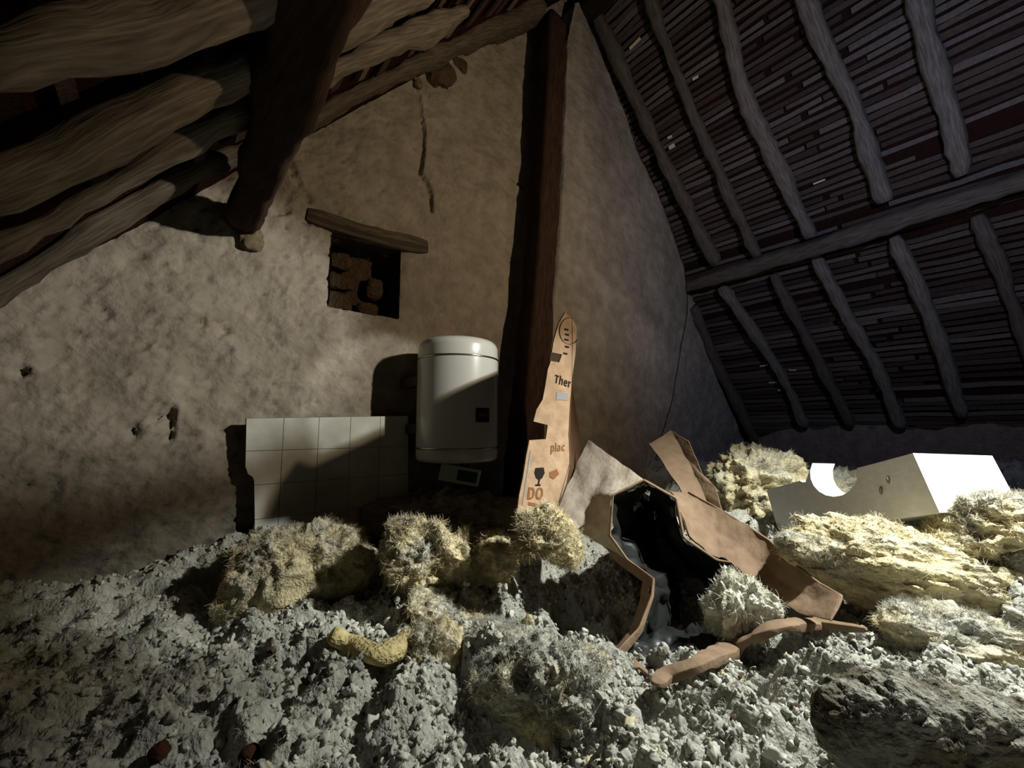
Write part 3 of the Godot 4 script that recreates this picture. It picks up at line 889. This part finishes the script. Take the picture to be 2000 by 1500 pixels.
# ---------------------------------------------------------------- water heater
func build_heater() -> void:
	var c := P(894, 780, 2.03)
	var yt := P(894, 664, 2.03).y; var yb := P(894, 899, 2.03).y
	var r := 0.194
	var b1 := P(894, 691, 1.85).y + 0.0; var b2 := P(894, 877, 1.85).y
	print("heater ", c, " ", yt, " ", yb, " ", b1, " ", b2)
	var at := Vector3(c.x, 0, c.z)
	var o := base("water_heater", Vector3(c.x, yb, c.z))
	tag(o, "white enamelled cylindrical water heater hung on the gable wall", "water heater")
	var top := []
	for q in [[0.0, 0.0], [0.10, 0.0], [0.15, -0.004], [0.172, -0.012], [0.186, -0.026], [0.1925, -0.044]]: top.append(Vector2(q[0], yt + q[1]))
	top.append(Vector2(r, b1 + 0.007)); top.append(Vector2(r - 0.003, b1 + 0.004))
	put("top_cap", lathe_mesh(top, at), M.enamel, o)
	put("tank_body", lathe_mesh([Vector2(r - 0.003, b1 - 0.003), Vector2(r, b1 - 0.006), Vector2(r, (b1 + b2) / 2), Vector2(r, b2 + 0.006), Vector2(r - 0.003, b2 + 0.003)], at, 96), M.enamel, o)
	var bot := [Vector2(r - 0.003, b2 - 0.004), Vector2(r, b2 - 0.007)]
	for q in [[0.193, 0.02], [0.186, 0.007], [0.176, 0.002], [0.16, 0.0], [0.0, 0.0]]: bot.append(Vector2(q[0], yb + q[1]))
	put("bottom_cap", lathe_mesh(bot, at), M.enamel, o)
	for y in [b1, b2]:
		put("chrome_band", lathe_mesh([Vector2(r - 0.004, y - 0.005), Vector2(r + 0.0015, y - 0.0035), Vector2(r + 0.0025, y), Vector2(r + 0.0015, y + 0.0035), Vector2(r - 0.004, y + 0.005)], at, 96), M.chrome, o)
	# maker's plate, bent round the tank
	var ctr := P(940, 811, 1.9)
	var ang := atan2(ctr.z - c.z, ctr.x - c.x)
	var hit := asin(clampf(46.0 / 79.0, -1, 1))
	var view := (EYE - c); var va := atan2(view.z, view.x)
	ang = va - hit
	var plate: MeshInstance3D = null
	for part in [["maker_plate", 0.078, 0.064, 0.0015, M.label], ["plate_print", 0.05, 0.014, 0.0025, M.label_print]]:
		var v := PackedVector3Array()
		for j in 2:
			for i in 9:
				var a: float = ang + (i / 8.0 - 0.5) * part[1] / r
				v.append(at + Vector3(cos(a) * (r + part[3]), P(940, 811, 1.9).y + (j - 0.5) * part[2], sin(a) * (r + part[3])))
		plate = put(part[0], build(v, grid_idx(9, 2)), part[4], o if plate == null else plate)
	for y in [P(805, 745, 2.0).y, P(805, 838, 2.0).y]:
		put("wall_bracket", box_mesh(Vector3(c.x - 0.16, y, c.z * 0.5 - 0.005), Vector3(0.05, 0.045, c.z), Basis(), 0.1), M.iron, o)
		put("wall_bracket", box_mesh(Vector3(c.x + 0.13, y, c.z * 0.5 - 0.02), Vector3(0.05, 0.045, c.z), Basis(), 0.1), M.iron, o)
	for s in [-0.06, 0.06]:
		put("pipe_stub", lathe_mesh([Vector2(0.0, yb - 0.05), Vector2(0.012, yb - 0.05), Vector2(0.012, yb - 0.02), Vector2(0.017, yb - 0.02), Vector2(0.017, yb + 0.004)], Vector3(c.x + s, 0, c.z - 0.05), 16), M.iron, o)
	# the small white box hanging askew below
	var bx := P(898, 928, 1.98)
	var right := (P(938, 936, 1.98) - P(860, 922, 1.98)).normalized()
	var nrm := (EYE - bx).normalized()
	nrm = (nrm - right * nrm.dot(right)).normalized()
	var bb := Basis(right, nrm.cross(right), nrm)
	var box := base("connection_box", bx)
	tag(box, "small white box with green panel hanging askew under the water heater", "box")
	put("case", box_mesh(bx, Vector3(0.19, 0.078, 0.035), bb, 0.25), M.enamel, box)
	put("green_panel", box_mesh(bx + bb * Vector3(0.036, 0, 0.018), Vector3(0.092, 0.05, 0.004), bb, 0.2), M.green, box)
	put("cable", timber_mesh([bx + bb * Vector3(0.02, 0.03, -0.01), bx + bb * Vector3(0.03, 0.07, -0.05), Vector3(c.x + 0.02, yb + 0.01, c.z - 0.04)], [0.01], [0.01], Vector3.BACK, 3, 0.0, 1.0, 0.02), M.iron, box)

# ---------------------------------------------------------------- tiled panel
func build_panel() -> void:
	var z := 0.07
	var outline := PackedVector2Array()
	for q in [[481, 817], [797, 812], [798, 1075], [498, 1075], [496, 940], [493, 932], [484, 926], [479, 912]]:
		var p := G(q[0], q[1], z); outline.append(Vector2(p.x, p.y))
	var o := base("tile_panel", G(640, 1070, z))
	tag(o, "white panel of square tiles with a notched corner, left of the water heater", "panel")
	var loop := func(poly: PackedVector2Array, zz: float) -> Array:
		var a := []
		for q in poly: a.append(Vector3(q.x, q.y, zz))
		return a
	put("backing_board", plate_mesh(loop.call(outline, z - 0.006), Vector3.BACK, 0.014), M.hardboard, o)
	var inner := Geometry2D.offset_polygon(outline, -0.001)
	put("grout_bed", plate_mesh(loop.call(inner[0], z - 0.004), Vector3.BACK, 0.0025), M.grout, o)
	var cols := []; for q in [470, 553, 622, 684, 742, 805]: cols.append(G(q, 850, z).x)
	var y0 := G(553, 816, z).y; var y1 := G(553, 879, z).y
	var rows := [y0 + 0.02, y1]
	for k in 3: rows.append(y1 - (k + 1) * 0.132)
	for j in rows.size() - 1:
		for i in cols.size() - 1:
			var g := 0.0011
			var rect := PackedVector2Array([Vector2(cols[i] + g, rows[j + 1] + g), Vector2(cols[i + 1] - g, rows[j + 1] + g), Vector2(cols[i + 1] - g, rows[j] - g), Vector2(cols[i] + g, rows[j] - g)])
			for piece in Geometry2D.intersect_polygons(rect, inner[0]):
				put("tile", plate_mesh(loop.call(piece, z), Vector3.BACK, 0.005), M.tile, o)

# ---------------------------------------------------------------- torn printed cardboard
func build_card() -> void:
	var a := P(1110, 615, 1.41); var b := P(1012, 1000, 1.25); var c := P(1110, 850, 1.40)
	var n := (b - a).cross(c - a).normalized()
	if n.dot(EYE - a) < 0: n = -n
	var on := func(px: float, py: float, up := 0.0) -> Vector3: return on_plane(px, py, a + n * up, n)
	var o := base("cardboard_sheet", b)
	tag(o, "torn strip of printed tan cardboard standing against the dark post", "cardboard")
	var poly := []
	for q in [[1104, 610], [1116, 622], [1127, 641], [1124, 690], [1118, 735], [1113, 790], [1110, 850], [1113, 905], [1106, 945], [1086, 996], [1062, 1004], [1040, 1003], [1028, 996], [1010, 1003], [1014, 968], [1022, 930], [1028, 890], [1034, 860], [1066, 858], [1070, 830], [1042, 823], [1048, 800], [1060, 780], [1065, 755], [1070, 722], [1076, 705], [1092, 708], [1098, 692], [1078, 688], [1081, 668], [1091, 632]]:
		poly.append(on.call(q[0], q[1]))
	var sheet := put("sheet", plate_mesh(poly, n, 0.005), M.card, o)
	# the part folded back, darker outside
	put("folded_side", sheet_mesh([[on.call(1117, 621), P(1124, 637, 1.7), P(1125, 645, 2.05)], [on.call(1117, 735), P(1116, 736, 1.7), P(1115, 738, 2.05)], [on.call(1110, 850), P(1114, 856, 1.68), P(1134, 866, 1.95)], [on.call(1112, 905), P(1120, 912, 1.66), P(1128, 920, 1.9)], [on.call(1086, 997), P(1089, 999, 1.6), P(1092, 1000, 1.85)]], 5, 0.004, 0.002, 4), M.card_dark, o)
	# print
	var ux := (on.call(1125, 752) - on.call(1085, 738) as Vector3).normalized()
	var text := func(called: String, s: String, px: float, py: float, px_high: float, m: Material, dir: Vector3) -> void:
		var t := TextMesh.new()
		var f := SystemFont.new(); f.font_names = PackedStringArray(["Droid Sans"]); f.font_weight = 700
		t.font = f
		t.text = s
		t.font_size = 32
		t.pixel_size = px_high * 1.6 / F / 32.0
		t.depth = 0.0012
		var mi := put(called, t, m, sheet)
		mi.position = on.call(px, py, 0.0006) - origin_of(sheet)
		mi.basis = Basis(dir, n.cross(dir).normalized(), n)
	text.call("printed_word", "Ther", 1099, 745, 19, M.ink, ux)
	text.call("printed_word", "plac", 1089, 874, 18, M.ink_faint, (on.call(1110, 872) - on.call(1070, 874) as Vector3).normalized())
	text.call("printed_word", "DO", 1046, 964, 26, M.ink_faint, (on.call(1070, 966) - on.call(1030, 966) as Vector3).normalized())
	var ink := func(called: String, list: Array, m: Material) -> void:
		var p := []
		for q in list: p.append(on.call(q[0], q[1], 0.0012))
		put(called, plate_mesh(p, n, 0.0016), m, sheet)
	ink.call("printed_glass_symbol", [[1046, 914], [1062, 913], [1064, 924], [1059, 934], [1053, 938], [1047, 933], [1044, 923]], M.ink)
	ink.call("printed_glass_symbol", [[1052, 937], [1055, 937], [1053, 947], [1050, 947]], M.ink)
	ink.call("printed_glass_symbol", [[1046, 946], [1056, 946], [1056, 949], [1046, 949]], M.ink)
	ink.call("printed_mark", [[1074, 922], [1088, 916], [1092, 926], [1082, 936], [1074, 932]], M.ink_faint)
	ink.call("printed_mark", [[1032, 980], [1050, 984], [1048, 990], [1031, 986]], M.ink_faint)
	ink.call("printed_block", [[1088, 766], [1110, 768], [1109, 782], [1086, 781]], M.ink_blue)
	ink.call("printed_line", [[1036, 880], [1038, 880], [1022, 985], [1020, 985]], M.ink_blue)
	# the outlined oval with small marks at the top
	var ring_o := []; var prev := Vector2.ZERO
	for k in 15:
		var t := PI * 0.42 + PI * 1.35 * k / 14.0
		var p := Vector2(1112 + 20 * cos(t), 646 - 26 * sin(t))
		if k > 0: ink.call("printed_ring", [[prev.x, prev.y], [p.x, p.y], [p.x + 1.6, p.y + 0.6], [prev.x + 1.6, prev.y + 0.6]], M.ink)
		prev = p
	for q in [[1103, 641], [1104, 651], [1103, 661], [1104, 675], [1101, 688]]:
		ink.call("printed_mark", [[q[0], q[1]], [q[0] + 8, q[1] + 2], [q[0] + 7, q[1] + 5], [q[0] - 1, q[1] + 3]], M.ink)

# ---------------------------------------------------------------- paper sack
func row(list: Array) -> Array:
	var a := []
	for q in list: a.append(P(q[0], q[1], q[2]))
	return a

func build_bag() -> void:
	var o := base("paper_sack", P(1280, 1300, 1.1))
	tag(o, "torn open brown paper sack with black plastic lining lying on its side", "sack")
	put("pale_side", sheet_mesh([row([[1150, 859, 1.74], [1204, 898, 1.6], [1257, 937, 1.46]]), row([[1118, 930, 1.66], [1152, 968, 1.55], [1197, 967, 1.44]]), row([[1083, 1000, 1.56], [1140, 1022, 1.48], [1191, 1045, 1.4]]), row([[1084, 1006, 1.53], [1150, 1052, 1.44], [1225, 1093, 1.36]])], 81, 0.006, 0.008), M.white_paper, o)
	var front_l := [[1191, 1045, 1.40], [1225, 1093, 1.36], [1277, 1131, 1.27], [1274, 1165, 1.22], [1250, 1232, 1.14], [1205, 1283, 1.08]]
	var side_rows := [[], [], []]
	for q in front_l:
		side_rows[0].append(P(q[0], q[1], q[2]))
		side_rows[1].append(P(q[0] - 20, q[1] + 4, q[2] + 0.06))
		side_rows[2].append(P(q[0] - 14, q[1] + 6, q[2] + 0.3))
	put("brown_side", sheet_mesh(side_rows, 82, 0.006, 0.004), M.kraft, o)
	# paper edge standing proud round the mouth
	put("mouth_edge", timber_mesh(row([[1257, 937, 1.45], [1197, 967, 1.43], [1191, 1045, 1.40], [1225, 1093, 1.36], [1277, 1131, 1.27], [1274, 1165, 1.22], [1250, 1232, 1.14], [1205, 1283, 1.08]]), [0.007, 0.007, 0.008, 0.03], [0.007], Vector3.BACK, 83, 0.0006, 0.6, 0.012, true), M.kraft, o)
	put("mouth_edge", timber_mesh(row([[1257, 937, 1.45], [1320, 973, 1.43], [1335, 1050, 1.38], [1400, 1094, 1.32], [1430, 1100, 1.29], [1467, 1147, 1.22], [1490, 1170, 1.2]]), [0.009], [0.008], Vector3.BACK, 84, 0.0006, 0.6, 0.012, true), M.kraft, o)
	var lin := sheet_mesh([row([[1257, 940, 1.46], [1199, 970, 1.44], [1194, 1045, 1.41], [1227, 1092, 1.37], [1277, 1131, 1.28], [1275, 1165, 1.23], [1252, 1232, 1.15], [1208, 1283, 1.09]]), row([[1265, 965, 1.6], [1232, 985, 1.58], [1235, 1050, 1.56], [1262, 1090, 1.52], [1300, 1125, 1.46], [1305, 1165, 1.4], [1300, 1210, 1.33], [1290, 1240, 1.3]]), row([[1290, 1010, 2.0], [1285, 1030, 2.0], [1290, 1060, 2.0], [1310, 1090, 2.0], [1330, 1110, 1.95], [1345, 1130, 1.9], [1350, 1150, 1.8], [1360, 1170, 1.7]])], 85, 0.003, 0.03, 10)
	put("plastic_lining", lin, M.plastic, o)
	var lin2 := sheet_mesh([row([[1257, 940, 1.46], [1319, 976, 1.44], [1333, 1052, 1.39], [1398, 1097, 1.33], [1428, 1103, 1.30], [1465, 1150, 1.23], [1500, 1200, 1.2]]), row([[1265, 960, 1.6], [1290, 990, 1.6], [1305, 1050, 1.56], [1345, 1095, 1.52], [1375, 1120, 1.48], [1400, 1160, 1.4], [1430, 1210, 1.34]]), row([[1290, 1010, 2.0], [1290, 1030, 2.0], [1300, 1060, 2.0], [1320, 1090, 2.0], [1335, 1115, 1.95], [1345, 1135, 1.9], [1360, 1170, 1.7]])], 86, 0.003, 0.03, 10)
	put("plastic_lining", lin2, M.plastic, o)
	put("plastic_lining", sheet_mesh([row([[1200, 1290, 1.07], [1280, 1322, 1.03], [1370, 1285, 1.06], [1500, 1225, 1.14]]), row([[1230, 1262, 1.15], [1300, 1272, 1.14], [1370, 1252, 1.16], [1460, 1215, 1.2]]), row([[1290, 1225, 1.32], [1330, 1222, 1.32], [1380, 1210, 1.34], [1440, 1195, 1.35]])], 87, 0.003, 0.035, 10), M.plastic, o)
	put("brown_side", sheet_mesh([row([[1312, 962, 1.65], [1346, 962, 1.62], [1402, 994, 1.52], [1460, 1029, 1.42], [1502, 1056, 1.34], [1556, 1106, 1.2], [1600, 1140, 1.11], [1646, 1165, 1.03]]), row([[1318, 975, 1.58], [1348, 998, 1.55], [1398, 1036, 1.47], [1446, 1068, 1.39], [1490, 1104, 1.31], [1543, 1146, 1.19], [1587, 1170, 1.1], [1636, 1188, 1.01]]), row([[1322, 990, 1.48], [1345, 1045, 1.43], [1398, 1094, 1.37], [1440, 1118, 1.31], [1480, 1155, 1.25], [1530, 1186, 1.15], [1575, 1203, 1.07], [1622, 1212, 0.99]])], 88, 0.006, 0.008), M.kraft, o)
	put("mouth_edge", timber_mesh(row([[1345, 961, 1.62], [1402, 993, 1.52], [1460, 1028, 1.42], [1502, 1055, 1.34], [1556, 1105, 1.2], [1600, 1139, 1.11], [1646, 1164, 1.03], [1636, 1188, 1.01], [1622, 1212, 0.99]]), [0.006], [0.006], Vector3.BACK, 89, 0.0006, 0.6, 0.012, true), M.kraft, o)
	put("top_flap", sheet_mesh([row([[1268, 868, 2.02], [1310, 840, 2.04], [1346, 862, 1.98]]), row([[1296, 906, 1.98], [1338, 890, 2.0], [1374, 928, 1.94]]), row([[1324, 948, 1.92], [1364, 944, 1.95], [1398, 952, 1.88]]), row([[1346, 985, 1.85], [1384, 990, 1.88], [1413, 1000, 1.8]])], 90, 0.005, 0.006), M.kraft, o)
	var rim := []
	for q in [[1282, 1330], [1300, 1314], [1360, 1292], [1430, 1259], [1505, 1222], [1530, 1216], [1600, 1212], [1692, 1224]]: rim.append(on_ground(q[0], q[1] + 6, 0.02) - ray(q[0], q[1]) * 0.07)
	put("rolled_rim", timber_mesh(rim, [0.03, 0.03, 0.036, 0.042, 0.05, 0.03, 0.036, 0.014], [0.012, 0.016, 0.022, 0.014], Vector3.UP, 91, 0.004, 0.3, 0.012, true), M.kraft, o)
	put("rolled_rim", sheet_mesh([row([[1205, 1302, 1.03], [1240, 1288, 1.05], [1262, 1308, 1.03]]), row([[1215, 1308, 1.02], [1248, 1304, 1.02], [1284, 1334, 1.0]])], 92, 0.006, 0.004), M.kraft, o)

# ---------------------------------------------------------------- foam block
func build_foam() -> void:
	# near lower corner a, left end b, top c, back end d: the depths make the three edges square to each other
	var za := 1.15
	var a := P(1835, 1001, za)
	var ub := P(1524, 1050, 1.46 * za) - a; var uc := P(1783, 885, 1.065 * za) - a; var ud := P(1938, 890, 1.12 * za) - a - uc
	var n := ub.cross(uc).normalized()
	if n.dot(EYE - a) < 0: n = -n
	var on := func(px: float, py: float) -> Vector3: return on_plane(px, py, a, n)
	var poly := [on.call(1745, 1015.2), on.call(1524, 1050), on.call(1497, 957)]
	poly.append(on.call(1562, 939)); poly.append(on.call(1572, 944))
	for k in 11:
		var t := PI * (0.86 + 1.06 * k / 10.0)
		poly.append(on.call(1629 + 47 * cos(t), 930 - 46 * sin(t) - 6.0))
	poly.append(on.call(1672, 930)); poly.append(on.call(1674, 914)); poly.append(on.call(1697, 908.3))
	var o := base("foam_block", P(1700, 1010, 1.3))
	tag(o, "white expanded foam packing block with a rounded notch lying on the insulation", "foam block")
	put("notched_wall", plate_mesh(poly, -ud.normalized(), ud.length() * 0.33), M.foam, o)
	put("end_block", plate_mesh([on.call(1835, 1001), on.call(1745, 1015.2), on.call(1697, 908.3), on.call(1783, 885)], -ud.normalized(), ud.length()), M.foam, o)
	for q in [[1735, 937], [1721, 958]]:
		put("grey_spot", wool_mesh(on.call(q[0], q[1]), Basis.from_scale(Vector3(0.007, 0.012, 0.004)), 5, 0.002, 0.0, 0.0, Color(0.4, 0.38, 0.34), 14, 10, 0.9), M.foam_mark, o)  # small raised grey spots on the foam face

# ---------------------------------------------------------------- wool lumps
func wb(px: float, py: float, depth: float, hw: float, hh: float, hd: float, roll := 0.0, yaw := 0.0) -> Array:
	var b := Basis(Vector3.UP, -deg_to_rad(38.3) + yaw) * Basis(Vector3.BACK, roll)
	return [P(px, py, depth), b * Basis.from_scale(Vector3(hw * depth / F, hh * depth / F, hd))]

func build_wool() -> void:
	var w: Array
	w = wb(592, 1130, 1.42, 122, 98, 0.14, -0.1, 0.3)
	wool("wool_lump", w[0], w[1], 201, 0.028, 0.012, 0.15, YELLOW, "large yellow wool lump with grey dusty top in front of the tile panel", "", 230, 130, 0.6, Vector3.ONE, 900, 0.012)
	w = wb(1098, 1066, 1.4, 34, 30, 0.05, 0.3)
	wool("wool_tuft", w[0], w[1], 221, 0.018, 0.012, -0.2, YELLOW, "small pale wool tuft between the cardboard foot and the pale side of the sack", "", 110, 70, 0.8, Vector3.ONE, 250, 0.012)
	w = wb(862, 1096, 1.34, 110, 64, 0.1, -0.35, 0.2)
	wool("wool_lump", w[0], w[1], 202, 0.03, 0.014, 0.2, YELLOW, "knobbly yellow and grey wool lump below the water heater", "", 200, 120, 0.75, Vector3.ONE, 900, 0.014)
	w = wb(958, 1085, 1.3, 38, 36, 0.06)
	wool("wool_lump", w[0], w[1], 203, 0.018, 0.01, 0.0, YELLOW, "small ragged wool clump at the right end of the knobbly lump", "", 110, 70, 0.8, Vector3.ONE, 300, 0.012)
	w = wb(1050, 1045, 1.2, 52, 40, 0.05)
	wool("wool_tuft", w[0], w[1], 204, 0.03, 0.02, -0.25, YELLOW, "bright yellow wool tuft at the foot of the printed cardboard", "", 130, 80, 0.8, Vector3.ONE, 400, 0.014)
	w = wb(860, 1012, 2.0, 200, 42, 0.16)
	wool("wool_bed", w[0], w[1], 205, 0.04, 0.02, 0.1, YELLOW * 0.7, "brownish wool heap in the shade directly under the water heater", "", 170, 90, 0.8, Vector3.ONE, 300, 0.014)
	w = wb(885, 1188, 1.2, 80, 20, 0.09, -0.25)
	wool("wool_lump", w[0], w[1], 206, 0.024, 0.014, 0.5, YELLOW, "dusty flat wool scrap on the rim of the dark hollow", "", 150, 80, 0.8, Vector3.ONE, 500, 0.01)
	# curved strip
	var strip := base("wool_strip", P(730, 1262, 1.06))
	var bend := []
	for q in [[648, 1230], [685, 1254], [730, 1270], [775, 1262], [808, 1240]]: bend.append(on_ground(q[0], q[1] + 8, 0.02) - ray(q[0], q[1]) * 0.03)
	put("wool_body", timber_mesh(bend, [0.045, 0.05, 0.06, 0.06, 0.04], [0.05], Vector3.UP, 207, 0.008, 0.9, 0.012), M.wool_plain, strip)
	tag(strip, "smooth curved strip of yellow wool in the left middle of the floor", "insulation")
	w = wb(845, 1266, 1.02, 58, 42, 0.05, 0.2)
	wool("wool_lump", w[0], w[1], 208, 0.016, 0.008, 0.05, YELLOW, "cream wool lump at the right end of the curved strip", "", 130, 80, 0.8, Vector3.ONE, 300, 0.008)
	# foreground clump
	w = wb(1080, 1345, 0.86, 95, 62, 0.07, 0.2)
	wool("wool_clump", w[0], w[1], 209, 0.03, 0.02, 0.75, YELLOW, "grey torn clump with a fin beside the dark hole in the centre foreground", "", 220, 130, 0.8, Vector3.ONE, 1200, 0.008)
	w = wb(985, 1345, 0.9, 62, 42, 0.05, -0.3)
	wool("wool_clump", w[0], w[1], 210, 0.022, 0.014, 0.8, YELLOW, "grey clump overhanging the left side of the dark hole in the foreground", "", 150, 90, 0.8, Vector3.ONE, 700, 0.008)
	w = wb(985, 1240, 1.05, 58, 22, 0.06)
	wool("wool_clump", w[0], w[1], 211, 0.02, 0.012, 0.8, YELLOW, "matted grey scrap with fibres at the near edge of the dark hollow", "", 130, 80, 0.8, Vector3.ONE, 700, 0.008)
	# right hand batts
	w = wb(1782, 1138, 1.17, 228, 80, 0.1, -0.3, -0.3)
	wool("wool_batt", w[0], w[1], 212, 0.03, 0.006, -0.1, YELLOW, "long streaky cream wool batt sloping down right of the paper sack", "", 300, 150, 0.75, Vector3(0.55, 1.1, 1.0), 500, 0.012)
	w = wb(1935, 1050, 1.17, 105, 70, 0.08, -0.3)
	wool("wool_batt", w[0], w[1], 213, 0.03, 0.018, 0.25, YELLOW, "lumpy grey and yellow batt at the right edge under the foam block", "", 200, 120, 0.75, Vector3.ONE, 900, 0.012)
	w = wb(1615, 1066, 1.2, 75, 26, 0.07)
	wool("wool_batt", w[0], w[1], 214, 0.02, 0.012, 0.5, YELLOW, "dusty batt end in front of the foam block beside the sack", "", 140, 80, 0.8, Vector3.ONE, 400, 0.01)
	w = wb(1480, 955, 2.05, 85, 62, 0.14, -0.15)
	wool("wool_heap", w[0], w[1], 215, 0.04, 0.02, 0.1, YELLOW, "pale wool heap behind the sack, left of the foam block", "", 170, 100, 0.8, Vector3.ONE, 300, 0.014)
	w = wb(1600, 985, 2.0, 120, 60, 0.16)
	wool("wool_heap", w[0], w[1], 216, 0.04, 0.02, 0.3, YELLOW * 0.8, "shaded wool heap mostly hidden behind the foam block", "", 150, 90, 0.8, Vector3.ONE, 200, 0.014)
	w = wb(1448, 1186, 1.14, 50, 52, 0.045)
	wool("wool_tuft", w[0], w[1], 217, 0.03, 0.018, -1.4, Color(0.92, 0.9, 0.74), "bright fluffy cream wool tuft inside the mouth of the sack", "", 200, 130, 0.9, Vector3(2.6, 0.9, 2.6), 350, 0.012)
	w = wb(1860, 1240, 1.0, 130, 36, 0.07, -0.25)
	wool("wool_batt", w[0], w[1], 218, 0.024, 0.016, 0.6, YELLOW, "dusty folded wool edge lying below the streaky batt", "", 200, 100, 0.75, Vector3(0.5, 1.2, 1.0), 700, 0.01)
	w = wb(1870, 1470, 0.6, 270, 112, 0.06, -0.22)  # mound tinted far darker than the other wool
	wool("wool_mound", w[0], w[1], 219, 0.016, 0.004, 0.1, Color(0.15, 0.13, 0.095), "wool mound tinted dark brown, filling the bottom right corner", "", 200, 110, 0.8, Vector3.ONE, 250, 0.006)
	for q in [[1432, 1328, 0.95, 26, 12, "small yellow wool scrap lying in front of the rolled sack rim"], [1268, 1452, 0.72, 20, 10, "small pale yellow scrap at the bottom centre of the floor"], [1030, 1222, 1.05, 12, 22, "upright yellow flake stuck in the grey scrap"]]:
		w = wb(q[0], q[1], q[2], q[3], q[4], 0.014, -0.3)
		wool("wool_scrap", w[0], w[1], 230 + int(q[3]), 0.006, 0.003, -0.3, YELLOW * 1.15, q[5], "small yellow wool scraps", 50, 30, 0.8, Vector3.ONE, 60, 0.004)
	for q in [[312, 1466, 0.7, 13, 15, "reddish brick fragment in the left foreground pit"], [488, 1476, 0.7, 12, 18, "dark red rubble piece beside the pale shard, bottom left"]]:
		w = wb(q[0], q[1], q[2], q[3], q[4], 0.016, 0.4)
		var s := put("rubble_piece", wool_mesh(w[0], w[1], 240 + int(q[4]), 0.006, 0.0, 0.1, Color(0.8, 0.8, 0.8), 26, 16, 0.55), M.brick_red)
		tag(s, q[5], "rubble", "red rubble pieces in the loose fill")
